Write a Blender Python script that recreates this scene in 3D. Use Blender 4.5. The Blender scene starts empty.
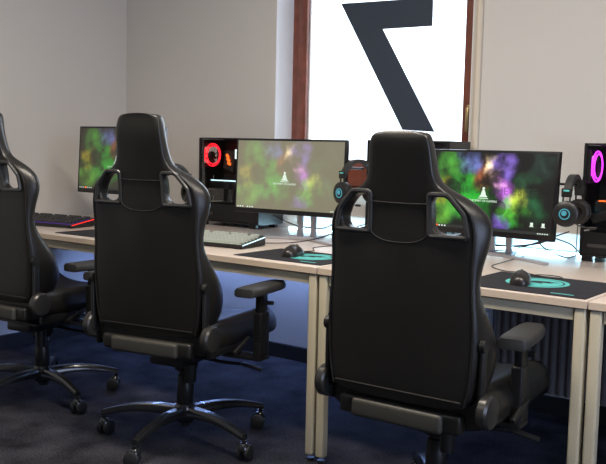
import bpy, bmesh, math, random
from mathutils import Vector, Matrix, Euler
random.seed(4)
S = bpy.context.scene
COL = S.collection
PI = math.pi

# ------------------------------------------------------------------ materials
def nt(name):
    m = bpy.data.materials.new(name); m.use_nodes = True
    return m, m.node_tree.nodes, m.node_tree.links

def mat(name, col, rough=.5, metal=0., bump=None, var=None, emit=None, coat=0., spec=.5, alpha=None, trans=0.):
    m, N, L = nt(name)
    b = N['Principled BSDF']
    b.inputs['Base Color'].default_value = (*col, 1)
    b.inputs['Roughness'].default_value = rough
    b.inputs['Metallic'].default_value = metal
    b.inputs['Specular IOR Level'].default_value = spec
    b.inputs['Coat Weight'].default_value = coat
    b.inputs['Transmission Weight'].default_value = trans
    if emit:
        b.inputs['Emission Color'].default_value = (*emit[0], 1)
        b.inputs['Emission Strength'].default_value = emit[1]
    tc = N.new('ShaderNodeTexCoord')
    if var:
        sc, amt = var
        n = N.new('ShaderNodeTexNoise'); n.inputs['Scale'].default_value = sc; n.inputs['Detail'].default_value = 4
        L.new(tc.outputs['Object'], n.inputs['Vector'])
        r = N.new('ShaderNodeValToRGB')
        r.color_ramp.elements[0].position = .3; r.color_ramp.elements[1].position = .7
        r.color_ramp.elements[0].color = tuple(c*(1-amt) for c in col)+(1,)
        r.color_ramp.elements[1].color = tuple(min(1, c*(1+amt)) for c in col)+(1,)
        L.new(n.outputs['Fac'], r.inputs['Fac']); L.new(r.outputs['Color'], b.inputs['Base Color'])
    if bump:
        sc, st = bump
        n = N.new('ShaderNodeTexNoise'); n.inputs['Scale'].default_value = sc; n.inputs['Detail'].default_value = 3
        L.new(tc.outputs['Object'], n.inputs['Vector'])
        bp = N.new('ShaderNodeBump'); bp.inputs['Strength'].default_value = st; bp.inputs['Distance'].default_value = .002
        L.new(n.outputs['Fac'], bp.inputs['Height']); L.new(bp.outputs['Normal'], b.inputs['Normal'])
    return m

M = {}
M['wall'] = mat('wall_paint', (.60,.575,.54), .9, bump=(260,.35), var=(1.3,.02))
M['low_bounce_wall'] = mat('low_bounce_paint', (.17,.17,.18), .9, bump=(260,.3))  # unseen walls darkened to cut the light they bounce onto the chairs
M['ceiling'] = mat('ceiling_paint', (.7,.7,.68), .9)
M['carpet'] = None
M['reveal'] = mat('reveal_plaster', (.82,.83,.86), .8)
M['leather'] = mat('black_leather', (.0135,.0125,.0108), .33, bump=(420,.22), var=(7,.15), spec=.5)
M['leather2'] = mat('black_leather_panel', (.045,.043,.035), .5, bump=(300,.3))
M['seam'] = mat('seam_thread', (.006,.006,.006), .8)
M['trim'] = mat('grey_plastic_trim', (.035,.035,.034), .25)
M['cover'] = mat('satin_cover', (.045,.043,.04), .3, metal=.4)
M['metal'] = mat('black_metal', (.012,.012,.013), .22, metal=0., coat=.5)
M['plastic'] = mat('black_plastic', (.012,.012,.012), .38)
M['plastic_rough'] = mat('matt_black_plastic', (.02,.02,.02), .6)
M['wheel'] = mat('wheel_rubber', (.018,.018,.018), .45)
M['desktop'] = mat('pale_laminate', (.60,.52,.46), .30, var=(9,.03))
M['desk_edge'] = mat('beige_edge', (.60,.49,.38), .45)
M['leg'] = mat('cream_powder_coat', (.54,.49,.36), .4)
M['bezel'] = mat('monitor_bezel', (.008,.008,.009), .3)
M['silver'] = mat('silver_plastic', (.42,.42,.45), .35, metal=.3)
M['mouse'] = mat('mouse_shell', (.018,.015,.014), .3)
M['pad'] = mat('mouse_pad_cloth', (.010,.010,.016), .85, bump=(900,.1))
M['cyan'] = mat('cyan_print', (.10,.52,.50), .7)
M['case'] = mat('case_steel', (.010,.010,.011), .35)
M['case_in'] = mat('case_interior', (.02,.018,.018), .5)
M['chip'] = mat('dark_grey_shroud', (.07,.065,.062), .45)
M['key'] = mat('keycap', (.03,.03,.032), .35)
M['key_light'] = mat('lit_keycap', (.17,.17,.155), .4, emit=((.75,.8,.65),.32))
M['cable'] = mat('cable_rubber', (.012,.012,.014), .45)
M['wood'] = mat('redbrown_window_wood', (.19,.055,.032), .35, var=(14,.25), coat=.2)
M['gold'] = mat('brass', (.55,.42,.22), .3, metal=.9)
M['cream'] = mat('cream_paint', (.62,.54,.43), .7)
M['rad'] = mat('shaded_radiator_enamel', (.16,.15,.16), .5)  # shade under the desk is put into this dark colour
M['skirt'] = mat('dark_skirting', (.012,.012,.014), .6)
M['sticker'] = mat('dark_window_film', (.038,.050,.072), .35)
M['duct'] = mat('white_duct', (.8,.83,.85), .5)
M['white'] = mat('white_plastic', (.8,.8,.8), .5)
def em(name, col, s): return mat(name, (0.01,0.01,0.01), .5, emit=(col, s))
M['red'] = em('red_led', (1,.015,.03), 2.2)
M['magenta'] = em('magenta_led', (.75,.04,.9), 2.4)
M['orange'] = em('orange_led', (1,.16,.02), 1.6)
M['ice'] = em('ice_white_led', (.62,.9,1), 1.8)
M['logo_light'] = em('white_led', (.8,.95,.9), 1.3)
M['purple_led'] = em('purple_led', (.18,.06,.6), .8)
M['key_glow'] = em('key_glow', (.75,.80,.62), 1.1)
M['red_line'] = em('red_edge_led', (1,.02,.02), 1.6)
M['blue_fill'] = em('added_blue_fill', (.26,.42,1), 62)  # emission of the strip added under the long desk
M['lampface'] = em('lamp_diffuser', (1,.93,.85), 6)

def carpet():
    m, N, L = nt('carpet_fibre'); b = N['Principled BSDF']
    b.inputs['Roughness'].default_value = .95; b.inputs['Specular IOR Level'].default_value = .1
    tc = N.new('ShaderNodeTexCoord')
    a = N.new('ShaderNodeTexNoise'); a.inputs['Scale'].default_value = 140; a.inputs['Detail'].default_value = 3
    c = N.new('ShaderNodeTexNoise'); c.inputs['Scale'].default_value = 6; c.inputs['Detail'].default_value = 4
    for n in (a, c): L.new(tc.outputs['Object'], n.inputs['Vector'])
    mx = N.new('ShaderNodeMath'); mx.operation = 'MULTIPLY'
    L.new(a.outputs['Fac'], mx.inputs[0]); L.new(c.outputs['Fac'], mx.inputs[1])
    r = N.new('ShaderNodeValToRGB'); e = r.color_ramp.elements
    e[0].position = .12; e[0].color = (.006,.006,.009,1); e[1].position = .40; e[1].color = (.058,.058,.070,1)
    L.new(mx.outputs[0], r.inputs['Fac']); L.new(r.outputs['Color'], b.inputs['Base Color'])
    bp = N.new('ShaderNodeBump'); bp.inputs['Strength'].default_value = .6; bp.inputs['Distance'].default_value = .004
    L.new(a.outputs['Fac'], bp.inputs['Height']); L.new(bp.outputs['Normal'], b.inputs['Normal'])
    return m
M['carpet'] = carpet()

def glass():
    m, N, L = nt('clear_glass')
    N.remove(N['Principled BSDF'])
    t = N.new('ShaderNodeBsdfTransparent'); g = N.new('ShaderNodeBsdfGlossy'); g.inputs['Roughness'].default_value = .02
    f = N.new('ShaderNodeFresnel'); f.inputs['IOR'].default_value = 1.35
    mx = N.new('ShaderNodeMixShader')
    L.new(f.outputs[0], mx.inputs[0]); L.new(t.outputs[0], mx.inputs[1]); L.new(g.outputs[0], mx.inputs[2])
    L.new(mx.outputs[0], N['Material Output'].inputs['Surface'])
    return m
M['glass'] = glass()

def screen_mat(name, w, h, gain, glare, glare_col):
    """desktop wallpaper: coloured clouds. object space, x -w/2..w/2, z -h/2..h/2"""
    m, N, L = nt(name); b = N['Principled BSDF']
    b.inputs['Base Color'].default_value = (.012,.012,.012,1); b.inputs['Roughness'].default_value = .35
    tc = N.new('ShaderNodeTexCoord')
    sx = N.new('ShaderNodeVectorMath'); sx.operation = 'SCALE'; sx.inputs['Scale'].default_value = 1/h
    L.new(tc.outputs['Object'], sx.inputs[0])
    def noise(scale, off, detail=6):
        a = N.new('ShaderNodeVectorMath'); a.operation = 'ADD'; a.inputs[1].default_value = off
        L.new(sx.outputs[0], a.inputs[0])
        n = N.new('ShaderNodeTexNoise'); n.inputs['Scale'].default_value = scale; n.inputs['Detail'].default_value = detail
        L.new(a.outputs[0], n.inputs['Vector']); return n
    n1 = noise(3.2, (3,1,2))
    sub = N.new('ShaderNodeVectorMath'); sub.operation = 'SUBTRACT'; sub.inputs[1].default_value = (.5,.5,.5)
    L.new(n1.outputs['Color'], sub.inputs[0])
    sc = N.new('ShaderNodeVectorMath'); sc.operation = 'SCALE'; sc.inputs['Scale'].default_value = .55
    L.new(sub.outputs[0], sc.inputs[0])
    ad = N.new('ShaderNodeVectorMath'); ad.operation = 'ADD'
    L.new(sx.outputs[0], ad.inputs[0]); L.new(sc.outputs[0], ad.inputs[1])
    sep = N.new('ShaderNodeSeparateXYZ'); L.new(ad.outputs[0], sep.inputs[0])
    cmb = N.new('ShaderNodeCombineXYZ'); L.new(sep.outputs[0], cmb.inputs[0]); L.new(sep.outputs[2], cmb.inputs[2])
    # (u, v, radius, colour)
    blobs = [(.04,.30,.30,(.02,.10,.01)), (.19,.84,.26,(.06,.30,.03)), (.10,.52,.20,(.60,.48,.02)), (.10,.25,.28,(.12,.35,.03)),
             (.33,.88,.20,(.16,.20,.55)), (.30,.66,.18,(.03,.42,.03)), (.44,.72,.20,(.40,.12,.04)), (.52,.86,.13,(1.5,1.15,.7)),
             (.56,.66,.11,(.85,.55,.45)), (.62,.86,.22,(.24,.14,.62)), (.62,.54,.20,(.60,.16,.80)), (.38,.38,.30,(.02,.55,.03)),
             (.26,.25,.26,(.03,.26,.03)), (.74,.44,.16,(.75,.85,.08)), (.67,.30,.20,(.10,.55,.04)), (.60,.10,.17,(.22,.12,.60)),
             (.80,.62,.22,(.02,.10,.04)), (.70,.12,.12,(.03,.40,.03)), (.93,.86,.2,(.02,.05,.04)), (.84,.30,.2,(.01,.09,.03))]
    prev = None
    for u, v, r, c in blobs:
        d = N.new('ShaderNodeVectorMath'); d.operation = 'DISTANCE'
        d.inputs[1].default_value = ((u-.5)*w/h, 0, v-.5); L.new(cmb.outputs[0], d.inputs[0])
        mr = N.new('ShaderNodeMapRange'); mr.interpolation_type = 'SMOOTHSTEP'
        mr.inputs['From Min'].default_value = r*1.15; mr.inputs['From Max'].default_value = 0
        L.new(d.outputs['Value'], mr.inputs['Value'])
        s = N.new('ShaderNodeVectorMath'); s.operation = 'SCALE'; s.inputs[0].default_value = c
        L.new(mr.outputs[0], s.inputs['Scale'])
        if prev is None: prev = s
        else:
            a = N.new('ShaderNodeVectorMath'); a.operation = 'ADD'
            L.new(prev.outputs[0], a.inputs[0]); L.new(s.outputs[0], a.inputs[1]); prev = a
    n2 = noise(4.6, (7,2,5), 8)
    mr = N.new('ShaderNodeMapRange'); mr.inputs['From Min'].default_value = .36; mr.inputs['From Max'].default_value = .62
    mr.inputs['To Min'].default_value = .08; mr.inputs['To Max'].default_value = 1.4
    L.new(n2.outputs['Fac'], mr.inputs['Value'])
    mul = N.new('ShaderNodeVectorMath'); mul.operation = 'SCALE'
    L.new(prev.outputs[0], mul.inputs[0]); L.new(mr.outputs[0], mul.inputs['Scale'])
    last = mul
    sp0 = N.new('ShaderNodeSeparateXYZ'); L.new(sx.outputs[0], sp0.inputs[0])
    c0 = N.new('ShaderNodeCombineXYZ'); L.new(sp0.outputs[0], c0.inputs[0]); L.new(sp0.outputs[2], c0.inputs[2])
    for u, v, r in ((.20,.50,.155), (.50,.50,.12), (.60,.30,.10)):        # dark speaker-like discs of the wallpaper
        d = N.new('ShaderNodeVectorMath'); d.operation = 'DISTANCE'
        d.inputs[1].default_value = ((u-.5)*w/h, 0, v-.5); L.new(c0.outputs[0], d.inputs[0])
        k = N.new('ShaderNodeMapRange'); k.inputs['From Min'].default_value = r*.93; k.inputs['From Max'].default_value = r
        k.inputs['To Min'].default_value = .42; k.inputs['To Max'].default_value = 1
        L.new(d.outputs['Value'], k.inputs['Value'])
        s = N.new('ShaderNodeVectorMath'); s.operation = 'SCALE'
        L.new(last.outputs[0], s.inputs[0]); L.new(k.outputs[0], s.inputs['Scale']); last = s
    hz = N.new('ShaderNodeMixRGB'); hz.inputs['Fac'].default_value = glare; hz.inputs['Color2'].default_value = (*glare_col, 1)  # glare on the screen mixed into the wallpaper as flat colour
    L.new(last.outputs[0], hz.inputs['Color1'])
    L.new(hz.outputs[0], b.inputs['Emission Color']); b.inputs['Emission Strength'].default_value = gain
    return m

# ------------------------------------------------------------------ mesh helpers
def T(x=0,y=0,z=0,rx=0,ry=0,rz=0): return Matrix.Translation((x,y,z)) @ Euler((rx,ry,rz)).to_matrix().to_4x4()

class B:
    def __init__(s): s.bm = bmesh.new()
    def box(s, c, d, bev=0, seg=2, mx=None):
        r = bmesh.ops.create_cube(s.bm, size=1)
        vs = r['verts']
        for v in vs: v.co = Vector((v.co.x*d[0], v.co.y*d[1], v.co.z*d[2]))
        if bev:
            es = list({e for v in vs for e in v.link_edges})
            g = bmesh.ops.bevel(s.bm, geom=es, offset=bev, segments=seg, affect='EDGES', profile=.6)
            vs = list({v for f in g['faces'] for v in f.verts} | {v for v in vs if v.is_valid})
        mm = Matrix.Translation(c)
        if mx is not None: mm = mx @ mm if isinstance(mx, Matrix) else mm
        for v in vs: v.co = mm @ v.co
        return s
    def rbox(s, c, d, rot, bev=0, seg=2):     # box rotated about its own centre
        n0 = set(s.bm.verts)
        s.box((0,0,0), d, bev, seg)
        mm = Matrix.Translation(c) @ Euler(rot).to_matrix().to_4x4()
        for v in s.bm.verts:
            if v not in n0: v.co = mm @ v.co
        return s
    def cyl(s, a, b, r, r2=None, seg=24, caps=True):
        a, b = Vector(a), Vector(b); d = b-a
        q = Vector((0,0,1)).rotation_difference(d.normalized()).to_matrix().to_4x4()
        bmesh.ops.create_cone(s.bm, cap_ends=caps, segments=seg, radius1=r, radius2=r if r2 is None else r2,
                              depth=d.length, matrix=Matrix.Translation((a+b)/2) @ q)
        return s
    def lathe(s, prof, mx=None, seg=28):
        mx = mx or Matrix()
        rows = []
        for r, z in prof:
            if r < 1e-6: rows.append([s.bm.verts.new(mx @ Vector((0,0,z)))])
            else: rows.append([s.bm.verts.new(mx @ Vector((r*math.cos(2*PI*k/seg), r*math.sin(2*PI*k/seg), z))) for k in range(seg)])
        for A, C in zip(rows, rows[1:]):
            for k in range(seg):
                k2 = (k+1) % seg
                if len(A) == 1 and len(C) == 1: continue
                if len(A) == 1: s.bm.faces.new((A[0], C[k2], C[k]))
                elif len(C) == 1: s.bm.faces.new((A[k], A[k2], C[0]))
                else: s.bm.faces.new((A[k], A[k2], C[k2], C[k]))
        return s
    def tube(s, pts, r, seg=8, closed=False, smooth=0):
        P = [Vector(p) for p in pts]
        if smooth: P = catmull(P, smooth, closed)
        n = len(P); rings = []; up = None
        for i, p in enumerate(P):
            if closed: t = P[(i+1) % n]-P[i-1]
            else: t = P[min(i+1, n-1)]-P[max(i-1, 0)]
            t.normalize()
            if up is None: up = Vector((0,0,1)) if abs(t.z) < .9 else Vector((1,0,0))
            x = t.cross(up).normalized(); up = x.cross(t).normalized()
            rr = r[i*len(r)//n] if isinstance(r, (list, tuple)) else r
            rings.append([s.bm.verts.new(p+x*rr*math.cos(2*PI*k/seg)+up*rr*math.sin(2*PI*k/seg)) for k in range(seg)])
        for i in range(n if closed else n-1):
            A, C = rings[i], rings[(i+1) % n]
            for k in range(seg): s.bm.faces.new((A[k], A[(k+1) % seg], C[(k+1) % seg], C[k]))
        if not closed:
            s.bm.faces.new(rings[0]); s.bm.faces.new(rings[-1])
        return s
    def loft(s, secs, caps=True, closed=True):
        R = [[s.bm.verts.new(Vector(p)) for p in sec] for sec in secs]
        n = len(R[0])
        for A, C in zip(R, R[1:]):
            for k in range(n if closed else n-1): s.bm.faces.new((A[k], A[(k+1) % n], C[(k+1) % n], C[k]))
        if caps and closed: s.bm.faces.new(list(reversed(R[0]))); s.bm.faces.new(R[-1])
        return s
    def prism(s, poly, y0, y1):               # polygon in x,z extruded along y
        A = [s.bm.verts.new((x, y0, z)) for x, z in poly]; C = [s.bm.verts.new((x, y1, z)) for x, z in poly]
        n = len(poly)
        s.bm.faces.new(A); s.bm.faces.new(list(reversed(C)))
        for k in range(n): s.bm.faces.new((A[(k+1) % n], A[k], C[k], C[(k+1) % n]))
        return s
    def disc_prism(s, cx, cz, r, y0, y1, seg=28, rx=None):
        rx = rx or r
        return s.prism([(cx+rx*math.cos(2*PI*k/seg), cz+r*math.sin(2*PI*k/seg)) for k in range(seg)], y0, y1)

def catmull(P, k, closed=False):
    out = []; n = len(P)
    rng = n if closed else n-1
    for i in range(rng):
        p0 = P[i-1] if (closed or i > 0) else P[0]
        p1 = P[i]; p2 = P[(i+1) % n]; p3 = P[(i+2) % n] if (closed or i+2 < n) else P[-1]
        for j in range(k):
            t = j/k
            out.append(.5*((2*p1)+(p2-p0)*t+(2*p0-5*p1+4*p2-p3)*t*t+(3*p1-p0-3*p2+p3)*t**3))
    if not closed: out.append(P[-1].copy())
    return out

def obj(name, b, m, parent=None, smooth=True, loc=None, rot=None, sub=0, angle=40):
    me = bpy.data.meshes.new(name)
    bmesh.ops.recalc_face_normals(b.bm, faces=b.bm.faces)
    b.bm.to_mesh(me); b.bm.free()
    if smooth:
        me.polygons.foreach_set('use_smooth', [True]*len(me.polygons))
        if not sub: me.set_sharp_from_angle(angle=math.radians(angle))
    o = bpy.data.objects.new(name, me); me.materials.append(m); COL.objects.link(o)
    if parent: o.parent = parent
    if loc: o.location = loc
    if rot: o.rotation_euler = rot
    if sub:
        md = o.modifiers.new('sub', 'SUBSURF'); md.levels = md.render_levels = sub
    return o
def tag(o, label, cat, group=None):
    o['label'] = label; o['category'] = cat
    if group: o['group'] = group
    return o
def thing(name, label, cat, loc=(0,0,0), rz=0, group=None):
    o = bpy.data.objects.new(name, None); COL.objects.link(o); o.empty_display_size = .1
    o.location = loc; o.rotation_euler = (0,0,rz)
    return tag(o, label, cat, group)
def struct(name, b, m, smooth=False, parent=None, sub=0):
    o = obj(name, b, m, parent, smooth)
    if not parent: o['kind'] = 'structure'
    return o
def text(name, body, size, m, parent, loc, rot, ext=.0004, align='CENTER', scx=1., bold=0):
    c = bpy.data.curves.new(name, 'FONT'); c.body = body; c.size = size; c.extrude = ext; c.align_x = align; c.align_y = 'CENTER'
    c.offset = bold
    t = bpy.data.objects.new('tmp', c); COL.objects.link(t)
    bpy.context.view_layer.update()
    me = bpy.data.meshes.new_from_object(t.evaluated_get(bpy.context.evaluated_depsgraph_get()))
    bpy.data.objects.remove(t); bpy.data.curves.remove(c)
    me.materials.clear(); me.materials.append(m)
    for v in me.vertices: v.co.x *= scx
    o = bpy.data.objects.new(name, me); COL.objects.link(o); o.parent = parent; o.location = loc; o.rotation_euler = rot
    return o

# ------------------------------------------------------------------ the room
XL, XR, YB, YF, ZC = -2.42, 3.9, 1.215, -4.2, 2.75
WT = .30                                       # wall thickness
WX0, WX1, WZ0, WZ1 = -1.20, -.012, .93, 2.40   # window opening
b = B().box(((XL+XR)/2, (YF+YB)/2, -.05), (XR-XL+.6, YB-YF+.6, .1)); struct('floor', b, M['carpet'])
b = B().box(((XL+XR)/2, (YF+YB)/2, ZC+.05), (XR-XL+.6, YB-YF+.6, .1)); struct('ceiling', b, M['ceiling'])
yb = YB+WT/2
b = B()
b.box(((XL-.3+WX0)/2, yb, ZC/2), (WX0-XL+.3, WT, ZC)); b.box(((WX1+XR+.3)/2, yb, ZC/2), (XR+.3-WX1, WT, ZC))
b.box(((WX0+WX1)/2, yb, WZ0/2), (WX1-WX0, WT, WZ0)); b.box(((WX0+WX1)/2, yb, (WZ1+ZC)/2), (WX1-WX0, WT, ZC-WZ1))
struct('wall_back', b, M['wall'])
b = B().box((XL-.15, (YF+YB)/2, ZC/2), (.3, YB-YF, ZC)); struct('wall_left', b, M['wall'])
b = B().box(((XL+XR)/2, YF-.15, ZC/2), (XR-XL+.6, .3, ZC)); struct('wall_front', b, M['low_bounce_wall'])
# right wall with an unseen window added as a source for the blue cast
RY0, RY1, RZ0, RZ1 = -2.9, -.7, .35, 2.3
b = B()
b.box((XR+.15, (YF+RY0)/2, ZC/2), (.3, RY0-YF, ZC)); b.box((XR+.15, (RY1+YB)/2, ZC/2), (.3, YB-RY1, ZC))
b.box((XR+.15, (RY0+RY1)/2, RZ0/2), (.3, RY1-RY0, RZ0)); b.box((XR+.15, (RY0+RY1)/2, (RZ1+ZC)/2), (.3, RY1-RY0, ZC-RZ1))
struct('wall_right', b, M['low_bounce_wall'])
b = B()
b.box((XR+.2, RY0+.04, (RZ0+RZ1)/2), (.06,.08,RZ1-RZ0)); b.box((XR+.2, RY1-.04, (RZ0+RZ1)/2), (.06,.08,RZ1-RZ0))
b.box((XR+.2, (RY0+RY1)/2, RZ0+.04), (.06,RY1-RY0-.16,.08)); b.box((XR+.2, (RY0+RY1)/2, RZ1-.04), (.06,RY1-RY0-.16,.08))
struct('added_window', b, M['wood'])  # frame of the added side window
# reveal lining of the visible window
b = B()
b.box((WX0+.002, YB+.08, (WZ0+WZ1)/2), (.004,.156,WZ1-WZ0)); b.box((WX1-.002, YB+.08, (WZ0+WZ1)/2), (.004,.156,WZ1-WZ0))
b.box(((WX0+WX1)/2, YB+.08, WZ1-.002), (WX1-WX0-.01,.156,.004)); b.box(((WX0+WX1)/2, YB+.08, WZ0+.002), (WX1-WX0-.01,.156,.004))
struct('trim_1', b, M['reveal'])
# window: outer frame, sash, glass, handle
yw = YB+.165
w = bpy.data.objects.new('window_1', None); COL.objects.link(w); w.location = ((WX0+WX1)/2, yw, WZ0); w['kind'] = 'structure'
W2 = (WX1-WX0)/2; H = WZ1-WZ0
b = B()
f = .045
for sx in (-1, 1): b.box((sx*(W2-f/2-.001), .02, H/2), (f, .07, H-.004), .004)
b.box((0,.02,f/2+.002), (2*W2-2*f-.002,.07,f), .004); b.box((0,.02,H-f/2-.002), (2*W2-2*f-.002,.07,f), .004)
obj('window_frame', b, M['wood'], w)
b = B(); g = .062
ix = W2-f-.002
for sx in (-1, 1): b.box((sx*(ix-g/2), .0, H/2), (g,.06,H-2*f-.006), .006)
b.box((0,0,f+g/2+.042), (2*ix-2*g,.06,g+.078), .006); b.box((0,0,H-f-g/2-.003), (2*ix-2*g,.06,g), .006)
obj('window_sash', b, M['wood'], w)
b = B().box((0,.012,H/2+.04), (2*(ix-g)+.01,.006,H-2*f-2*g-.05)); obj('window_pane', b, M['glass'], w, False)
b = B()
for sx in (-1,1): b.box((sx*(ix-g-.004), .004, H/2+.04), (.008,.012,H-2*f-2*g-.08))
obj('pane_seal', b, M['white'], w, False)
b = B().box((ix-.024,-.034,.445), (.022,.012,.06), .004).box((ix-.024,-.052,.40), (.018,.014,.12), .006).cyl((ix-.024,-.03,.445),(ix-.024,-.055,.445),.008)
obj('window_handle', b, M['gold'], w)
# number film on the pane
seven = [(-.885,1.958),(-.327,1.985),(-.321,1.801),(-.615,1.811),(-.298,1.277),(-.486,1.29)]
seven[0] = (-.885,1.959); seven[1] = (-.322,1.944)
seven[2] = (-.321,1.803); seven[3] = (-.615,1.806); seven[4] = (-.286,1.272); seven[5] = (-.476,1.282)
b = B().prism([(x+.604, z-1.6) for x, z in seven], 0, .003)
o = obj('window_number', b, M['sticker'], None, False, loc=(-.604, yw-.001, 1.6))
tag(o, 'large dark mirrored number seven stuck on the bright window pane', 'window sticker')

# narrow cream strip right of the window, skirting boards, cable duct
b = B().cyl((.024,YB-.008,.82),(.024,YB-.008,ZC),.016); struct('trim_2', b, M['cream'], True)
b = B().box(((XL+XR)/2, YB-.011, .04), (XR-XL, .022, .08), .004); struct('baseboard_back', b, M['skirt'])
b = B().box((XL+.011, (YF+YB)/2-.012, .04), (.022, YB-YF-.03, .08), .004); struct('baseboard_left', b, M['skirt'])
b = B().box(((-1.0+2.3)/2, YB-.014, .79), (3.3, .027, .075), .004); struct('trim_3', b, M['duct'])

# radiator
r = thing('radiator', 'ribbed panel radiator, shade painted in as dark grey, on the wall under the desks', 'radiator', (.85, 1.135, .12))
b = B()
n = 34
secs = []
prof = []
for k in range(n*4+1):
    x = -.65+1.3*k/(n*4); prof.append((x, -.045+(.012 if (k % 4) in (0,1) else 0)))
secs = [[(x, y, z) for x, y in prof]+[(.65,-.02,z),(-.65,-.02,z)] for z in (.0,.5)]
b.loft(secs); obj('front_panel', b, M['rad'], r, False)
b = B().box((0,.012,.25), (1.3,.03,.48), .004); obj('back_panel', b, M['rad'], r)
for x in (-.5,.5): obj('wall_bracket', B().box((x,.052,.35), (.03,.054,.04)), M['rad'], r, False)
b = B().cyl((.58,0,.0),(.58,0,-.119),.009); obj('pipe', b, M['rad'], r)

# ceiling lamps (above the frame)
def lamp(x, y, label):
    t = thing('ceiling_lamp', label, 'ceiling lamp', (x,y,ZC-.001), 0, 'ceiling lamps')
    b = B().box((0,0,-.03), (1.24,.34,.058), .006); obj('lamp_housing', b, M['white'], t)
    b = B().box((0,0,-.062), (1.16,.28,.004)); obj('lamp_diffuser', b, M['lampface'], t, False)
LAMPS = ((-.2,-.8,46),(1.6,-.8,42),(-.4,-3.0,6))
for (x, y, e), lab in zip(LAMPS, ('long white ceiling lamp above the middle chair','long white ceiling lamp above the right-hand desks','long white ceiling lamp at the rear of the room')): lamp(x, y, lab)

# ------------------------------------------------------------------ desks
DZ = .74
def desk(x0, label, L=1.0):
    t = thing('desk', label, 'desk', (x0+L/2,0,0), 0, 'desks in the row')
    b = B().box((0,.58,DZ-.0125), (L-.004,1.16,.025), .0025); obj('tabletop', b, M['desktop'], t)
    b = B().box((0,-.0006,DZ-.0125), (L-.01,.0012,.021)); obj('edge_band', b, M['desk_edge'], t, False)
    for sx in (-1,1):
        for y in (.022, 1.02):
            b = B().box((sx*(L/2-.024), y, (DZ-.027)/2+.012), (.035,.035,DZ-.027-.024), .007, 3)
            lg = obj('leg', b, M['leg'], t)
            b = B().cyl((sx*(L/2-.024),y,0.0),(sx*(L/2-.024),y,.012),.014); obj('levelling_foot', b, M['plastic'], lg)
    b = B().box((0,.024,DZ-.027-.02), (L-.09,.024,.036), .003); obj('front_rail', b, M['leg'], t)
    b = B().box((0,1.02,DZ-.027-.02), (L-.09,.024,.036), .003); obj('rear_rail', b, M['leg'], t)
    for sx in (-1,1):
        b = B().box((sx*(L/2-.024),.521,DZ-.027-.02), (.024,.96,.036), .003); obj('side_rail', b, M['leg'], t)
desk(-2.41, 'long pale desk from the left wall to behind the middle chair, carrying two monitors', 2.41)
desk(0.0, 'pale desk with the vivid green and purple monitor, nearest chair in front')
desk(1.0, 'pale desk at the right picture edge carrying the magenta-lit computer')

b = B().box((0,0,0), (2.1,.02,.008))  # strip added to give the blue cast below the desk a source
o = obj('added_light_strip', b, M['blue_fill'], None, False, loc=(-1.2, 1.10, DZ-.030)); tag(o, 'thin added blue light strip under the rear edge of the long left desk', 'light strip', 'added blue light strips')
b = B().box((0,0,0), (2.9,.012,.006))  # another added strip, brightens the rear of the desks
o = obj('added_light_strip', b, em('added_cool_fill',(.45,.80,1),32), None, False, loc=(.42, 1.152, DZ+.0035)); tag(o, 'added pale blue light strip along the rear edge of the right-hand desks', 'light strip', 'added blue light strips')

# ------------------------------------------------------------------ gaming chair
def interp(tab, z):
    for a, c in zip(tab, tab[1:]):
        if a[0] <= z <= c[0]:
            t = (z-a[0])/(c[0]-a[0]); return [p+(q-p)*t for p, q in zip(a, c)]
    return list(tab[-1] if z > tab[-1][0] else tab[0])

SL = .055
def back_y(z): return -.2895-SL*(z-1.0)-.13*max(0, z-1.0)
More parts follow.
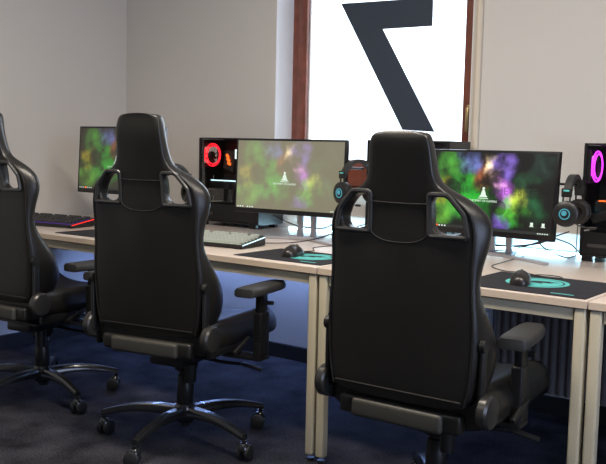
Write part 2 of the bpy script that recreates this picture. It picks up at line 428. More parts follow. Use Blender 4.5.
# z, h1, h2, ridge, outer, tip_x, depth of wing
ROWS0 = [
 (.455,.105,.185,.205,.212,.195,.09), (.475,.108,.19,.218,.230,.212,.13), (.54,.110,.20,.230,.258,.232,.185), (.63,.112,.205,.236,.276,.245,.175),
 (.71,.112,.207,.236,.260,.235,.110), (.79,.110,.205,.230,.236,.222,.042), (.87,.109,.203,.229,.244,.228,.052), (.945,.098,.208,.231,.272,.250,.095),
 (1.005,.098,.194,.216,.262,.242,.100), (1.054,.096,.150,.165,.188,.180,.080), (1.080,.078,.098,.108,.116,.110,.052), (1.13,.068,.086,.100,.106,.100,.046),
 (1.18,.062,.084,.097,.101,.095,.044), (1.215,.056,.076,.090,.093,.087,.042), (1.232,.045,.060,.074,.077,.070,.040)]
ROWS = ROWS0
HOLE = (7, 9)     # rows between which the slot is open (columns h1..h2)
def backrest_mesh():
    b = B(); bm = b.bm; G = []
    for i, (z, h1, h2, r, o, tx, dp) in enumerate(ROWS):
        y = back_y(z)
        th = .060 if z > 1.06 or z < .9 else (.036 if .94 < z < 1.055 else .048)
        if .94 < z < 1.055: dp *= .8
        bulge = .010*math.sin(PI*min(1, max(0, (z-.45)/.8)))
        if z > 1.22: y += .014
        if z < .47: y += .008
        c = h1*.5
        half = [(c, y-bulge*.8), (h1, y-bulge*.4), (h2, y), (r, y+.006), (o, y+.012+dp*.45), (tx, y+dp), (r-.03 if z<1.05 else r-.012, y+max(th,dp*(.8 if not .94<z<1.055 else .62))), (h2-.012 if z<1.05 else h2-.01, y+th), (h1, y+th-.006), (c, y+th-.010)]
        loop = [(0, y-bulge)]+half+[(0, y+th-.012)]+[(-px, py) for px, py in reversed(half)]
        G.append([bm.verts.new((px, py, z)) for px, py in loop])
    n = len(G[0])         # 22: 0 back centre, 1 c,2 h1,3 h2,4 r,5 o,6 tip,7 rf,8 h2f,9 h1f,10 cf,11 front centre, 12.. mirrored
    cl = bm.edges.layers.float.new('crease_edge')
    holes_back = ((2,3),(19,20)); holes_front = ((8,9),(13,14))
    for i in range(len(G)-1):
        for k in range(n):
            k2 = (k+1) % n
            if HOLE[0] <= i < HOLE[1] and ((k, k2) in holes_back or (k, k2) in holes_front): continue
            bm.faces.new((G[i][k], G[i][k2], G[i+1][k2], G[i+1][k]))
    # walls of the two slots
    a, c = HOLE
    for (p, q, pf, qf) in ((2,3,9,8), (20,19,13,14)):
        ring_b = [G[i][p] for i in range(a, c+1)]+[G[i][q] for i in range(c, a-1, -1)]
        ring_f = [G[i][pf] for i in range(a, c+1)]+[G[i][qf] for i in range(c, a-1, -1)]
        m_ = len(ring_b)
        for k in range(m_):
            k2 = (k+1) % m_
            f = bm.faces.new((ring_b[k], ring_b[k2], ring_f[k2], ring_f[k]))
            for e in f.edges:
                if e.verts[0] in ring_b and e.verts[1] in ring_b: e[cl] = .85
                if e.verts[0] in ring_f and e.verts[1] in ring_f: e[cl] = .7
        for v in (ring_b[0], ring_b[c-a], ring_b[c-a+1], ring_b[-1]): pass
    # caps
    for row, rev in ((G[0], True), (G[-1], False)):
        for k in range(0, 11):
            q = [row[k], row[k+1], row[(n-k-1) % n], row[(n-k) % n]]
            q = list(dict.fromkeys(q))
            if len(q) >= 3: bm.faces.new(q)
    # crease along the ridge
    for i in range(len(G)-1):
        for k in (4, 18):
            e = bm.edges.get((G[i][k], G[i+1][k]))
            if e: e[cl] = .45
    return b
def hole_pts(side, off=0., grow=0.):
    zs = [ROWS[i] for i in range(HOLE[0], HOLE[1]+1)]
    inner = [(r[1], r[0]) for r in zs]; outer = [(r[2], r[0]) for r in reversed(zs)]
    pts = [(x, z) for x, z in inner+outer]
    cx = sum(p[0] for p in pts)/len(pts); cz = sum(p[1] for p in pts)/len(pts)
    out = []
    for x, z in pts:
        d = Vector((x-cx, z-cz)); d = d.normalized()*(d.length+grow)
        out.append((side*(cx+d.x), back_y(z)+off, cz+d.y))
    return out

def swept_arm(ang):
    b = B(); secs = []
    for t in range(9):
        u = t/8; r = .02+.325*u
        zc = .118+.014*math.sin(PI*u*.9)-.030*u**2.2
        w = .052-.024*u; h = .040-.018*u
        prof = [(-w/2,-h/2),(w/2,-h/2),(w/2,.1*h),(w*.3,h/2),(-w*.3,h/2),(-w/2,.1*h)]
        c, s = math.cos(ang), math.sin(ang)
        secs.append([(r*c-px*s, r*s+px*c, zc+pz) for px, pz in prof])
    b.loft(secs); return b

CH_GROUP = 'gaming chairs in front of the desks'
def make_chair(label, head=0., AX=.352, toe=0., lift=0., sl=.055):
    global ROWS, SL
    SL = sl
    ROWS = [((r_[0]+head*max(0,min(1,(r_[0]-1.08)/.14))),)+tuple(r_[1:]) for r_ in ROWS0]
    t = thing('gaming_chair', label, 'gaming chair', (0,0,0), 0, CH_GROUP)
    # base
    hub = obj('star_base', B().lathe([(0,.075),(.03,.075),(.042,.09),(.044,.135),(.036,.15),(0,.15)]), M['metal'], t)
    for k in range(5):
        a = math.radians(BASE_A+72*k)
        arm = obj('base_arm', swept_arm(a), M['metal'], t, angle=35)
        c, s = math.cos(a), math.sin(a)
        cx, cy = .338*c, .338*s
        ra = a+1.9+k*.8
        b = B()
        mx = T(cx, cy, 0, 0, 0, ra)
        for sy in (-1,1):
            b.lathe([(0,-.009),(.024,-.009),(.029,-.006),(.030,0),(.029,.006),(.024,.009),(0,.009)], mx @ T(.012, sy*.017, .0305, PI/2), 22)
        cs = obj('caster', b, M['wheel'], t)
        b = B(); n0 = b.bm
        b.lathe([(0,-.006),(.022,-.006),(.022,.006),(0,.006)], mx @ T(.012,0,.036,PI/2), 20)
        b.cyl((cx,cy,.055),(cx,cy,.085),.008); b.cyl((cx,cy,.074),(cx,cy,.079),.013)
        b.lathe([(0,.024),(.014,.022),(.022,.012),(.024,0)], mx @ T(.004,0,.046), 18)
        obj('fork', b, M['metal'], cs)
    # gas lift
    b = B().lathe([(0,.06),(.022,.06),(.024,.13),(.034,.145),(.034,.225),(.031,.235),(.031,.27),(.026,.275),(.026,.35),(0,.35)]); obj('gas_lift', b, M['plastic'], t)
    # mechanism
    b = B().box((0,-.01,.352), (.15,.26,.045), .01).box((0,-.01,.378), (.30,.30,.012), .003).cyl((0,0,.29),(0,0,.335),.045,.055)
    mech = obj('tilt_mechanism', b, M['plastic'], t)
    b = B().tube([(.06,.03,.335),(.16,.04,.328),(.22,.06,.325)], .007, 8).rbox((.262,.075,.316),(.085,.028,.012),(0,.25,.3),.005)
    obj('lever', b, M['plastic'], mech)
    b = B().cyl((.07,-.07,.335),(.07,-.07,.262),.024,.022); obj('tension_knob', b, M['plastic'], mech)
    # seat
    b = B(); secs = []
    for y, sc, dz in ((-.245,.90,.004),(-.225,.97,0),(-.05,1,0),(.12,1,.002),(.24,.99,.006),(.285,.95,-.004),(.295,.9,-.03)):
        w = .270*sc
        secs.append([(-w*.82,y,.388),(-w,y,.402+dz*.3),(-w*1.02,y,.455+dz),(-w*.93,y,.508+dz),(-w*.76,y,.510+dz),(-w*.58,y,.478+dz),(0,y,.472+dz),
                     (w*.58,y,.478+dz),(w*.76,y,.510+dz),(w*.93,y,.508+dz),(w*1.02,y,.455+dz),(w,y,.402+dz*.3),(w*.82,y,.388),(0,y,.386)])
    b.loft(secs); seat = obj('seat', b, M['leather'], t, sub=2)
    b = B().box((0,-.264,.412), (.295,.045,.056), .012, 3); obj('rear_bolster', b, M['leather2'], seat)
    b = B().box((0,-.250,.414), (.40,.04,.058), .014, 3); obj('rear_cover', b, M['leather'], seat)
    # backrest
    br = obj('backrest', backrest_mesh(), M['leather'], t, sub=2)
    for s in (-1,1):
        b = B()
        P = [Vector(p) for p in hole_pts(s, -.004, .004)]
        b.tube(round_poly(P, .009), .0075, 8, True)
        o = obj('slot_trim', b, M['trim'], br)
        ra = round_poly([Vector(p) for p in hole_pts(s, -.004, .002)], .010); rb = round_poly([Vector(p) for p in hole_pts(s, .034, .002)], .010)
        rc = round_poly([Vector(p) for p in hole_pts(s, .034, .006)], .010); rd = round_poly([Vector(p) for p in hole_pts(s, -.004, .006)], .010)
        b = B().loft([[*ra], [*rb], [*rc], [*rd], [*ra]], caps=False); obj('slot_lining', b, M['trim'], br, angle=30)
    # seams
    b = B()
    def yb_(x, z):
        rw = interp(ROWS, z); bul = .010*math.sin(PI*min(1, max(0, (z-.45)/.8)))
        c = min(1, abs(x)/max(rw[2], .01)); return back_y(z)-bul*(1-c*c)-.0006
    b.tube([(x, yb_(x, 1.03)+.0015, 1.03-.002*math.cos(x*14)) for x in [-.102+.204*k/14 for k in range(15)]], .0022, 6)
    low = [(-.098,.955),(-.082,.935),(-.05,.921),(0,.917),(.05,.921),(.082,.935),(.098,.955)]
    b.tube([(x, yb_(x, z)+.002, z) for x, z in low], .0022, 6, smooth=4)
    obj('seam', b, M['seam'], br)
    b = B()
    for s in (-1,1):
        b.tube([(s*(ROWS[i][3]-.004), back_y(ROWS[i][0])+.003, ROWS[i][0]) for i in range(1, 10)], .0032, 6, smooth=3)
    b.tube([(x, back_y(.49)-.001, .487) for x in [-.205+.41*k/10 for k in range(11)]], .003, 6)
    obj('piping', b, M['leather'], br)
    # recline side brackets
    sides = []
    for s in (-1,1):
        b = B().box((s*.252,-.250,.545), (.014,.030,.20), .006, 3).cyl((s*.246,-.252,.648),(s*.262,-.252,.648),.020)
        sides.append(obj('side_bracket', b, M['plastic'], t))
        b = B().lathe([(0,-.016),(.044,-.016),(.050,-.010),(.050,.010),(.044,.017),(.030,.019),(0,.018)], T(s*.265,-.240,.464,0,s*PI/2,0), 32)
        sides.append(obj('recline_cover', b, M['cover'], t))
        b = B().box((s*.255,-.13,.425), (.016,.20,.035), .005); obj('hinge_plate', b, M['plastic'], t)
    b = B().rbox((.292,-.06,.43),(.014,.12,.018),(.35,0,.0),.005); obj('recline_lever', b, M['plastic'], t)
    # armrests
    for s in (-1,1):
        b = B().box((s*(AX-.067),-.02,.378), (.17,.07,.014), .004).box((s*AX,-.02,.405), (.030,.075,.07), .006)
        b.box((s*AX,-.02,.47), (.036,.066,.17), .008, 3)
        b.box((s*AX,-.02,.57), (.026,.052,.12), .006)
        ar = obj('armrest', b, M['plastic'], t)
        b = B(); secs = []
        for y, w, zl in ((-.155,.034,.004),(-.150,.042,0),(-.10,.047,0),(.02,.046,0),(.09,.040,-.002),(.112,.032,-.004),(.118,.022,-.006)):
            secs.append([(-w,y,.632-zl),(-w,y,.648),(-w*.8,y,.658+zl*0),(w*.8,y,.658),(w,y,.648),(w,y,.632-zl),(w*.7,y,.626),(-w*.7,y,.626)])
        ct, st = math.cos(s*toe), math.sin(s*toe)
        b.loft([[(p[0]*ct-p[1]*st+s*AX, p[0]*st+p[1]*ct, p[2]) for p in sc] for sc in secs])
        obj('arm_pad', b, M['plastic_rough'], ar, angle=50)
        b = B().cyl((s*(AX+.01),.01,.585),(s*(AX+.032),.01,.585),.008); obj('button', b, M['plastic'], ar)
        ar.location.z = lift*.3
    for o in (seat, br, *sides): o.location.z += lift
    return t
def round_poly(P, r, k=4):
    out = []; n = len(P)
    for i in range(n):
        a, p, c = P[i-1], P[i], P[(i+1) % n]
        ang = (a-p).angle(c-p, PI)
        if ang > 2.9: out += [p.copy()]; continue
        rr = min(r, (a-p).length*.45, (c-p).length*.45)
        p0 = p+(a-p).normalized()*rr; p1 = p+(c-p).normalized()*rr
        for j in range(k+1):
            t = j/k; out.append((1-t)**2*p0+2*t*(1-t)*p+t*t*p1)
    return out
BASE_A = -16
near = make_chair('nearest black gaming chair, seen from behind, cut off by the picture bottom', 0., .272, .12, 0., .012)
near.location = (.596,-.15,0); near.rotation_euler = (0,0,.03)
chair = make_chair('black gaming chair in the middle, its whole star base in view', .036, lift=.02)
chair.location = (-.548,-.12,0); chair.rotation_euler = (0,0,.185)
left = make_chair('black gaming chair at the left edge, half cut off by the picture', .036, lift=.034)
left.location = (-1.462,-.13,0); left.rotation_euler = (0,0,.08)

# ------------------------------------------------------------------ monitors
MW, MH = .61, .354
def monitor(loc, yaw, tilt, label, sm, base_loc, base_rz, dim, icons, hz=.052):
    bx, by = base_loc
    t = thing('monitor', label, 'monitor', (bx,by,DZ), 0, 'monitors on the desks')
    lx, ly, lz = loc[0]-bx, loc[1]-by, loc[2]-DZ
    R = (-tilt, 0, yaw)
    b = B().box((0,.012,0), (MW,.024,MH), .004)
    body = obj('housing', b, M['bezel'], t, loc=(lx,ly,lz), rot=R)
    b = B().box((0,.035,0), (MW*.62,.03,MH*.55), .012, 3); obj('back_cover', b, M['plastic'], body)
    b = B().box((0,0,0), (MW-.022,.001,MH-.032)); obj('screen', b, sm, body, False, loc=(0,-.0008,.006))
    w, h = MW-.022, MH-.032
    # pawn emblem and slogan
    e = B().prism([(-.018,-.014),(.018,-.014),(.018,-.010),(.012,-.006),(.010,.004),(.005,.016),(-.005,.016),(-.010,.004),(-.012,-.006),(-.018,-.010)], -.0004, 0).disc_prism(0,.022,.006,-.0004,0,16).box((0,-.0002,-.019),(.048,.0004,.003))
    obj('emblem', e, dim['white'], body, False, loc=(-.02,-.0016,-.004))
    text('slogan', 'THE SPIRIT OF GAMING', .0125, dim['white'], body, (-.02,-.0016,-.034), (PI/2,0,0), .0002)
    if icons is True: text('lettering', 'HOME OF THE ELITE', .044, dim['faint'], body, (.0,-.0012,.010), (PI/2,0,0), .0001, scx=1.12)
    b = B().box((0,0,0), (w,.0004,.012)); obj('taskbar', b, dim['bar'], body, False, loc=(0,-.0014,-.155+.006+.0-.0))
    b = B()
    for k in range(7): 
        if k != 3: b.box((-w/2+.012+k*.014,-.0002,0), (.007,.0004,.006))
    for k in range(5): b.box((w/2-.055+k*.010,-.0002,0), (.006,.0004,.004))
    if icons is True:
        for x in (w/2-.085, w/2-.035): obj('desktop_icon', B().box((x,0,0), (.012,.0004,.013)).box((x,0,-.009),(.018,.0004,.003)), dim['white'], body, False, loc=(0,-.0018,-.114))
    obj('taskbar_icons', b, dim['white'], body, False, loc=(0,-.0018,-.149))
    if icons != 'plain': b = B().box((0,0,0), (.010,.0004,.008))
    if icons != 'plain': obj('active_icon', b, M['orange'], body, False, loc=(-w/2+.012+3*.014,-.0018,-.149))
    # headset hook on the right side
    if True:
        b = B().box((MW/2+.028,.03,hz), (.085,.018,.010), .003)
        obj('headset_hook', b, M['bezel'], body)
    # stand: twin columns on a splayed foot
    cr = Matrix.Rotation(base_rz, 4, 'Z')
    b = B()
    for sx in (-.038,.038): b.box((sx,.0,.13), (.026,.018,.24), .003, mx=cr)
    b.box((0,.0,.245), (.10,.022,.05), .004, mx=cr)
    obj('stand_column', b, M['silver'], t)
    b = B().tube([(lx*.95,ly+.045,.235),(0,0,.24)], .016, 10); obj('stand_neck', b, M['silver'], t)
    b = B().box((-.02,0,.009), (.15,.06,.016), .004, mx=cr); obj('stand_base', b, M['silver'], t)
    for a, ln in ((-.50,.30),(PI+.35,.20),(PI/2,.14)):
        mx = Matrix.Rotation(a+base_rz, 4, 'Z')
        b = B().box((ln/2,0,.0065), (ln,.026,.011), .003, mx=mx); obj('stand_leg', b, M['silver'], t)
    return t
def dimset(tag_, s, bar, fk=.22):
    return dict(white=em('screen_white_'+tag_, (.85,1,.85), s), faint=em('screen_grey_'+tag_, (.20,.34,.22), s*fk), bar=em('screen_bar_'+tag_, bar, s))
w_, h_ = MW-.022, MH-.032
monitor((-.642,.638,1.04), .091, .044, 'monitor with a green wallpaper paled by painted glare, in front of the window', screen_mat('glare_wallpaper',w_,h_,1.15,.62,(.33,.30,.20)),
        (-.60,.735), .05, dimset('hazy',.9,(.26,.24,.16), .45), 'plain')
monitor((.307,.765,1.008), -.103, .06, 'monitor with vivid green and purple wallpaper, right of the nearest chair', screen_mat('vivid_wallpaper',w_,h_,1.0,.02,(.1,.12,.1)),
        (.335,.85), -.02, dimset('vivid',.95,(.015,.02,.02)), True)
monitor((-1.639,.48,1.09), .07, .06, 'leftmost monitor, yellow-green wallpaper, partly behind the middle chair', screen_mat('dull_wallpaper',w_,h_,.75,.35,(.14,.12,.08)),
        (-1.63,.58), .07, dimset('dull',.6,(.05,.05,.04)), False, -.032)

# ------------------------------------------------------------------ computers
def computer(x, y, label, ring, glow):
    t = thing('computer', label, 'computer', (x,y,DZ), 0, 'glass-sided computers on the desks')
    Lx, Dy, Hh = .44, .205, .46; z0 = .022
    b = B()
    b.box((Lx/2, Dy-.003, z0+Hh/2), (Lx,.006,Hh))                                  # far side
    b.box((Lx/2, Dy/2, z0+Hh-.004), (Lx,Dy,.008), .002); b.box((Lx/2, Dy/2, z0+.004), (Lx,Dy,.008))
    b.box((Lx-.012, Dy/2, z0+Hh/2), (.024,Dy,Hh-.016))
    b.box((Lx/2, Dy/2, z0+.055), (Lx-.01,Dy-.008,.09))                              # power supply shroud
    # pillars around the glass
    b.box((.006,.006,z0+Hh/2), (.012,.012,Hh-.016)); 
    obj('case', b, M['case'], t, False)
    b = B()   # rear panel with cut-outs: lower part is slotted
    b.box((.003, Dy/2, z0+.43), (.006,Dy-.012,.042)); b.box((.003,Dy-.032,z0+.33),(.006,.052,.16)); b.box((.003,.009,z0+.33),(.006,.006,.16))
    b.box((.003,Dy-.045,z0+.18),(.006,.08,.15)); b.box((.003,.016,z0+.18),(.006,.012,.15)); 
    b.box((.003, .10, z0+.285),(.006,.19,.07)); b.box((.009,.06,z0+.18),(.004,.09,.15))
    obj('rear_panel', b, M['case'], t, False)
    b = B()
    for k in range(7): b.box((.003, .06, z0+.118+k*.0205), (.005,.085,.012), .002)
    obj('slot_covers', b, M['silver'] if ring == 'magenta' else M['chip'], t, False)
    b = B().box((.22,.004,z0+.28), (.408,.004,.345)); obj('glass_panel', b, M['glass'], t, False)
    for xx in (.03,.39):
        for yy in (.02,.185):
            b = B().box((xx,yy,.0115), (.045,.022,.023), .002); obj('foot', b, M['case'], t)
    # front strip / badge
    b = B().box((.07,-.0005,z0+.045), (.075,.003,.014), .001); obj('badge', b, M['chip'], t)
    # rear fan: frame, glowing double ring, blades
    fc = (.020,.080,z0+.365)
    R = .062
    b = B().box((fc[0]-.005, fc[1], fc[2]+R+.004), (.020,.13,.006)).box((fc[0]-.005, fc[1], fc[2]-R-.004), (.020,.13,.006)).box((fc[0]-.005,fc[1]-R-.004,fc[2]),(.024,.006,.12)).box((fc[0]-.005,fc[1]+R+.004,fc[2]),(.024,.006,.12))
    fan = obj('fan', b, M['case_in'], t, False)
    b = B()
    for rr, dx in ((R,0.010),(R-.011,.014)):
        b.tube([(fc[0]+dx, fc[1]+rr*math.cos(2*PI*k/40), fc[2]+rr*math.sin(2*PI*k/40)) for k in range(40)], .0032, 6, True)
    obj('light_ring', b, M[ring], fan)
    b = B().box((fc[0]-.003, fc[1]-R-.0005, fc[2]), (.022,.004,.075)); obj('light_bar', b, M[ring], fan, False)
    b = B().cyl((fc[0]-.008,fc[1],fc[2]),(fc[0]+.010,fc[1],fc[2]),.019)
    for k in range(9):
        a = 2*PI*k/9
        pts = []
        for u, tw in ((.018,.5),(.034,.42),(.047,.34)):
            for sgn in (-1,1):
                aa = a+sgn*.2+u*6
                pts.append((fc[0]+sgn*.006, fc[1]+u*math.cos(aa), fc[2]+u*math.sin(aa)))
        v = [b.bm.verts.new(p) for p in pts]
        b.bm.faces.new((v[0],v[1],v[3],v[2])); b.bm.faces.new((v[2],v[3],v[5],v[4]))
    obj('fan_blades', b, M['case_in'], fan)
    # motherboard, cooler, memory, graphics card
    b = B().box((.19,Dy-.012,z0+.28), (.30,.006,.30)); obj('motherboard', b, M['case_in'], t, False)
    b = B().rbox((.155,.13,z0+.335), (.075,.10,.11), (0,.25,0), .006)
    for k in range(10): b.rbox((.155,.078,z0+.29+k*.010),(.07,.006,.003),(0,.25,0))
    cl = obj('processor_cooler', b, M['chip'], t)
    b = B()
    for k in range(3): b.rbox((.150+.006*k,.070,z0+.360-k*.020), (.026,.006,.016), (0,.9-.25*k,0), .002)
    obj('cooler_glow', b, M['orange'], cl)
    b = B()
    for k in range(4): b.box((.235+k*.012,.165,z0+.36), (.006,.05,.13))
    obj('memory', b, M['chip'], t, False)
    b = B().box((.175,.105,z0+.205), (.27,.125,.045), .006, 2).rbox((.06,.055,z0+.16),(.07,.03,.04),(0,-.35,0),.006); gc = obj('graphics_card', b, M['case_in'], t)
    b = B().box((.15,.040,z0+.226), (.19,.004,.006), .002); obj('light_bar', b, M['ice'] if glow else M['orange'], gc)
    b = B()   # glowing G-like emblem
    gx, gz = .232, z0+.372
    b.box((gx,.060,gz+.022),(.03,.004,.009)).box((gx-.013,.060,gz),(.009,.004,.05)).box((gx,.060,gz-.020),(.026,.004,.008)).box((gx+.010,.060,gz-.008),(.008,.004,.020)).box((gx+.003,.060,gz-.001),(.014,.004,.007))
    obj('cooler_emblem', b, M['logo_light'], t)
    return t
computer(-1.525,.955,'black computer with a red fan ring, beside the hazy monitor','red',True)
c3 = computer(-.415,.955,'black computer hidden behind the nearest chair, only its top in view','red',True)
c4 = computer(.633,.955,'black computer with a magenta fan ring at the right picture edge','magenta',False)

# ------------------------------------------------------------------ keyboards
def keyboard(x, y, rz, label, side, keym, glow):
    """origin at the front right corner of the keyboard, on the desk"""
    t = thing('keyboard', label, 'keyboard', (x,y,DZ+.0005), rz, 'mechanical keyboards')
    Lk, D = .44, .185
    b = B(); b.loft([[(xx,0,.004),(xx,0,.018),(xx,D,.044),(xx,D,.004)] for xx in (-Lk,0)]); obj('body', b, M['plastic'], t, False)
    sl = .026/D
    i = 0; kb = B()
    for row in range(6):
        yy = .022+row*.0258+(.006 if row == 5 else 0)
        xx = -Lk+.012
        while xx < -.016:
            wdt = .0178
            if row == 0 and -.33 < xx < -.22: wdt = .10
            if xx+wdt > -.010: break
            if not (row == 5 and (i % 5) == 4):
                z = .018+sl*yy+.008
                m0 = .0035
                x0, x1, y0, y1 = xx, xx+wdt, yy-.0095, yy+.0095
                sec = [[(x0,y0,z-.006),(x1,y0,z-.006),(x1,y1,z-.006),(x0,y1,z-.006)], [(x0+m0*.6,y0+m0*.6,z+.004),(x1-m0*.6,y0+m0*.6,z+.004),(x1-m0*.6,y1-m0*.6,z+.004),(x0+m0*.6,y1-m0*.6,z+.004)]]
                kb.loft(sec)
            xx += wdt+.0028; i += 1
    o = obj('keycaps', kb, keym, t, False)
    o['kind'] = 'stuff'
    if glow:
        g_ = B()
        for row in range(6): g_.box((-Lk/2,.0095+row*.0258,.0195+sl*(.0095+row*.0258)),(Lk-.02,.005,.001))
        obj('key_backlight', g_, M[glow], t, False)
    b = B().loft([[(.0006,.004,.013),(.0006,D-.004,.036),(.0006,D-.004,.041),(.0006,.004,.0170)],[(.0016,.004,.013),(.0016,D-.004,.036),(.0016,D-.004,.041),(.0016,.004,.0170)]])
    obj('side_light', b, side, t, False)
    b = B()
    for xx in (-.03,-Lk+.03):
        b.box((xx,.02,.002),(.03,.01,.004)); b.box((xx,D-.015,.0025),(.03,.01,.005))
    obj('rubber_feet', b, M['wheel'], t, False)
    return t
keyboard(-.555,.215,.12,'black keyboard with pale keys and an ice-white side light, beside the middle chair',M['ice'],M['key_light'],'key_glow')
keyboard(-1.735,.245,.15,'black keyboard with a red glowing side edge, between the two left chairs',M['red_line'],M['key'],'purple_led')
keyboard(.44,.27,.12,'black keyboard with an orange side light, mostly hidden by the nearest chair',M['orange'],M['key'],False)

# ------------------------------------------------------------------ mouse pads and mice
def pad(x0, x1, y0, y1, label, circle):
    t = thing('mouse_pad', label, 'mouse pad', ((x0+x1)/2,(y0+y1)/2,DZ+.0003), 0, 'black cloth mouse pads')
    W, D = x1-x0, y1-y0
    b = B().box((0,0,.0015), (W,D,.003), .001); obj('cloth', b, M['pad'], t)
    if circle:
        cx, cy, r = circle
        b = B()
        b.lathe([(0,.0031),(r*.80,.0031),(r*.80,.0034),(0,.0034)], T(cx,cy,0), 40)
        b.lathe([(r*.86,.0031),(r,.0031),(r,.0034),(r*.86,.0034),(r*.86,.0031)], T(cx,cy,0), 40)
        obj('printed_disc', b, M['cyan'], t, False)
        b = B()     # dark wing-like sweep inside the disc
        pts = [(-.55,-.1),(-.2,.28),(.25,.42),(.62,.30),(.3,.22),(.5,.06),(.1,.06),(.25,-.14),(-.15,-.08),(-.3,-.35)]
        A = [b.bm.verts.new((cx+px*r, cy+py*r, .0035)) for px, py in pts]; C = [b.bm.verts.new((cx+px*r, cy+py*r, .0038)) for px, py in pts]
        b.bm.faces.new(A); b.bm.faces.new(C)
        for k in range(len(pts)): b.bm.faces.new((A[k],A[(k+1)%len(pts)],C[(k+1)%len(pts)],C[k]))
        obj('printed_emblem', b, M['pad'], t, False)
        b = B()     # small brand line, unreadable strokes
        random.seed(2); xx = -.036
        while xx < .036:
            l = random.uniform(.003,.006)
            b.box((W/2-.085+xx+l/2,-D/2+.035,.0033),(l,.010,.0005)); xx += l+.0015
        obj('printed_word', b, M['cyan'], t, False)
    return t
pad(-.455,-.02,.05,.36,'black mouse pad with a cyan disc, in front of the hazy monitor',(.05,.015,.095))
pad(.545,.985,.022,.40,'black mouse pad with a cyan disc, right of the nearest chair',(-.015,.02,.105))
pad(-1.62,-1.18,.06,.38,'plain black mouse pad between the two left chairs',None)
def mouse(x, y, rz, label):
    t = thing('mouse', label, 'computer mouse', (x,y,DZ+.0042), rz, 'computer mice')
    b = B(); secs = []
    for k in range(11):
        u = k/10; yy = -.058+.116*u
        w = .033*(max(.02, 1-abs(2*u-.95)**3.2))**.5*(1-.10*math.sin(PI*u)**2); h = .038*(max(.03, math.sin(PI*(u*.86+.10))))**.65
        sec = [(w*math.cos(a)*(1 if math.sin(a) > 0 else .9), yy, .0+max(0, h*math.sin(a))+(0 if math.sin(a) > 0 else 0)) for a in [-.001+PI*j/10 for j in range(11)]]
        secs.append(sec)
    b.loft(secs); body = obj('shell', b, M['mouse'], t, angle=60); t.scale = (1.18,)*3
    b = B().lathe([(0,-.0035),(.009,-.0035),(.010,0),(.009,.0035),(0,.0035)], T(0,.030,.026,0,PI/2), 18); obj('scroll_wheel', b, M['chip'], body)
    b = B().box((0,.052,.017), (.0012,.01,.002)); obj('button_gap', b, M['seam'], body, False)
    return t
mouse(-.262,.195,.25,'black mouse on the pad in front of the hazy monitor')
mouse(.715,.175,.35,'black mouse on the pad right of the nearest chair')

# ------------------------------------------------------------------ headsets
def headset(x, y, z, rz, label):
    """z = top of the inside of the headband; ear cups lie along local x"""
    t = thing('headset', label, 'headset', (x,y,z), rz, 'black headsets hung beside the monitors')
    Rb = .082
    arc = [(-Rb*math.cos(a), 0, -.078+(.078+.006)*math.sin(a)) for a in [math.radians(12+156*k/20) for k in range(21)]]
    b = B(); secs = []
    for i, p in enumerate(arc):
        a = math.radians(12+156*i/20); d = Vector((-math.cos(a),0,math.sin(a))); p = Vector(p)
        w = .017; th = .009
        secs.append([p-d*0+Vector((0,-w,0)), p+Vector((0,w,0)), p+d*th*1.6+Vector((0,w*.8,0)), p+d*th*1.6+Vector((0,-w*.8,0))])
    b.loft(secs); obj('headband', b, M['plastic_rough'], t, angle=50)
    for s in (-1,1):
        hb = obj('band_end', B().box((s*.090,-.0,-.048), (.010,.040,.034), .004), M['plastic'], t)
        obj('cyan_mark', B().box((s*.0958,0,-.040),(.0012,.022,.006)), M['cyan'], hb, False)
    for s in (-1,1):
        b = B()
        for yy in (-.013,.013): b.box((s*.088,yy,-.078), (.005,.005,.045))
        obj('slider', b, M['plastic'], t)
        mx = T(s*.086,0,-.128,0,s*PI/2,0)
        b = B().lathe([(0,-.004),(.030,-.004),(.046,-.002),(.050,.004),(.048,.014),(.040,.019),(.022,.021),(0,.021)], mx, 32)
        cup = obj('ear_cup', b, M['plastic'], t)
        b = B().lathe([(.022,-.024),(.038,-.026),(.047,-.018),(.046,-.004),(.022,-.004),(.022,-.024)], mx, 32); obj('ear_cushion', b, M['leather'], cup)
        b = B().lathe([(.017,.0205),(.021,.0205),(.021,.0222),(.017,.0222),(.017,.0205)], mx, 28)
        b.lathe([(0,.0205),(.010,.0205),(.010,.0222),(0,.0222)], mx @ T(.003,.002,0), 14); obj('cup_emblem', b, em('cyan_glow',(.08,.42,.52),.8), cup)
    b = B().tube([(-.09,-.035,-.160),(-.092,-.060,-.172),(-.085,-.095,-.176)], .003, 8, smooth=4).cyl((-.085,-.090,-.176),(-.083,-.115,-.175),.006,.005)
    obj('microphone', b, M['plastic'], t)
    return t
hs3 = headset(.672,.745,1.078,1.65,'black headset with a cyan ear emblem, hung right of the vivid monitor')
hs2 = headset(-.268,.66,1.112,1.30,'black headset hung right of the hazy monitor, left of the nearest chair')

headset(-1.285,.52,1.066,1.2,'black headset hung behind the middle chair, seen through its shoulder slot')

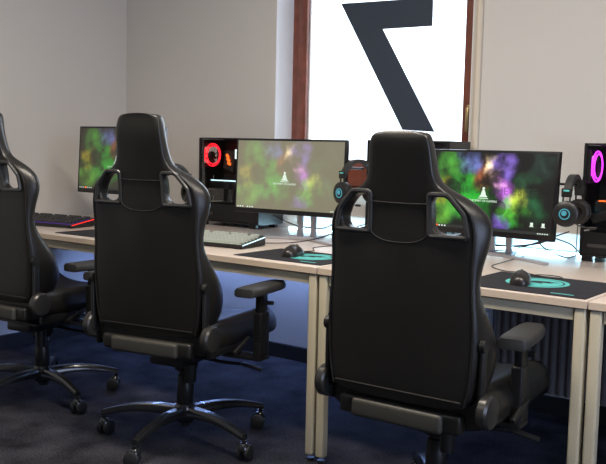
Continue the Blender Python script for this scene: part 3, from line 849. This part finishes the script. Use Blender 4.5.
# ------------------------------------------------------------------ cables
def cable(pts, label, r=.0022, grp='loose cables on the desks'):
    P = [Vector(p) for p in pts]; c = P[0].copy()
    b = B().tube([p-c for p in P], r, 6, smooth=6)
    o = obj('cable', b, M['cable'], None, True, loc=c); tag(o, label, 'cable', grp)
Zc = DZ+.003
cable([(.706,.238,Zc+.012),(.69,.29,Zc),(.66,.38,Zc),(.70,.43,Zc),(.76,.42,Zc),(.775,.37,Zc+.002),(.73,.34,.748),(.62,.43,Zc),(.55,.42,Zc),(.46,.50,Zc),(.44,.62,Zc),(.42,.90,Zc)], 'thin looping mouse cable right of the nearest chair', .0018)
cable([(-.27,.255,Zc+.012),(-.31,.40,Zc),(-.38,.50,Zc),(-.36,.66,Zc),(-.44,.90,Zc)], 'thin mouse cable below the hazy monitor', .0018)
cable([(-.72,.385,Zc+.006),(-.68,.44,Zc),(-.55,.52,Zc+.004),(-.47,.62,Zc+.02),(-.43,.76,Zc+.05),(-.45,1.05,Zc+.07)], 'black keyboard cable crossing the desk in front of the hazy monitor stand', .0026)
cable([(-.80,.72,.85),(-.72,.80,.80),(-.60,.86,.79),(-.50,.82,.83),(-.46,.75,.88)], 'black video cable drooping under the hazy monitor', .003)
cable([(.12,.86,.80),(.25,.92,.775),(.40,.93,.785),(.52,.90,.82),(.55,.86,.87)], 'thick black cable drooping under the vivid monitor', .004)
cable([(.10,.84,.83),(.20,.90,.76),(.34,.95,.762),(.45,.96,.80),(.60,.92,.86)], 'second black cable behind the stand of the vivid monitor', .003)
cable([(.50,.80,.86),(.52,.84,.80),(.56,.90,.765),(.57,1.00,Zc),(.56,1.13,Zc)], 'black cable falling from the vivid monitor to the desk', .003)
cable([(.53,.82,.85),(.60,.93,.81),(.615,1.00,.775),(.627,1.04,.79)], 'black cable from the vivid monitor to the magenta-lit computer', .003)
cable([(.629,1.10,1.14),(.60,1.09,1.12),(.585,1.08,1.03),(.60,1.08,.96),(.59,1.09,.88),(.60,1.12,Zc+.001)], 'black cable hanging behind the magenta-lit computer', .003)
cable([(.629,1.05,1.10),(.610,1.05,1.08),(.61,1.06,.98),(.58,1.08,.90),(.57,1.10,Zc+.001)], 'thin black cable beside the magenta-lit computer', .002)
cable([(-.10,.90,Zc+.001),(-.2,.86,Zc+.001),(-.28,.82,Zc+.001),(-.38,.88,Zc+.001),(-.47,1.02,Zc+.001)], 'black cable lying behind the hung headset on the second desk', .002)
cable([(-.455,.72,1.10-.0),(-.47,.70,1.05),(-.46,.68,1.0),(-.42,.70,.98)], 'short cable loop of the headset beside the hazy monitor', .0015) if False else None

# ------------------------------------------------------------------ light
wd = bpy.data.worlds.new('sky'); S.world = wd; wd.use_nodes = True
bg = wd.node_tree.nodes['Background']; bg.inputs['Color'].default_value = (.80,.90,1,1); bg.inputs['Strength'].default_value = 3.0
def area(name, loc, rot, sx, sy, col, e, spread=None):
    l = bpy.data.lights.new(name, 'AREA'); l.shape = 'RECTANGLE'; l.size = sx; l.size_y = sy; l.color = col; l.energy = e
    if spread: l.spread = spread
    o = bpy.data.objects.new(name, l); COL.objects.link(o); o.location = loc; o.rotation_euler = rot; return o
area('daylight_window', ((WX0+WX1)/2, YB+.34, (WZ0+WZ1)/2+.1), (-PI/2,0,0), 1.1, 1.3, (.72,.84,1), 26)
area('blue_side_fill', (XR+.36, (RY0+RY1)/2, (RZ0+RZ1)/2), (0,PI/2,0), 1.9, 2.1, (.38,.52,1), 42)  # blue fill shining in through the added side window
for x, y, e in LAMPS:
    area('lamp_light', (x,y,ZC-.07), (0,0,0), 1.1, .26, (1,.89,.76), e)

# ------------------------------------------------------------------ camera
yaw, pitch, roll, fpx = -.6466, .0967, .0222, 864.76
f = Vector((math.sin(yaw)*math.cos(pitch), math.cos(yaw)*math.cos(pitch), -math.sin(pitch)))
r = f.cross(Vector((0,0,1))).normalized(); u = r.cross(f)
c_, s_ = math.cos(roll), math.sin(roll)
rr = c_*r+s_*u; uu = c_*u-s_*r
cam = bpy.data.cameras.new('camera'); co = bpy.data.objects.new('camera', cam); COL.objects.link(co)
mw = Matrix((rr, uu, -f)).transposed().to_4x4(); mw.translation = (1.8532,-2.5448,1.1758); co.matrix_world = mw
cam.sensor_width = 36; cam.lens = fpx/606*36; cam.clip_start = .05
S.camera = co
S.view_settings.view_transform = 'Standard'; S.view_settings.look = 'None'; S.view_settings.gamma = 1
S.view_settings.use_curve_mapping = False
S.view_settings.exposure = 0.0
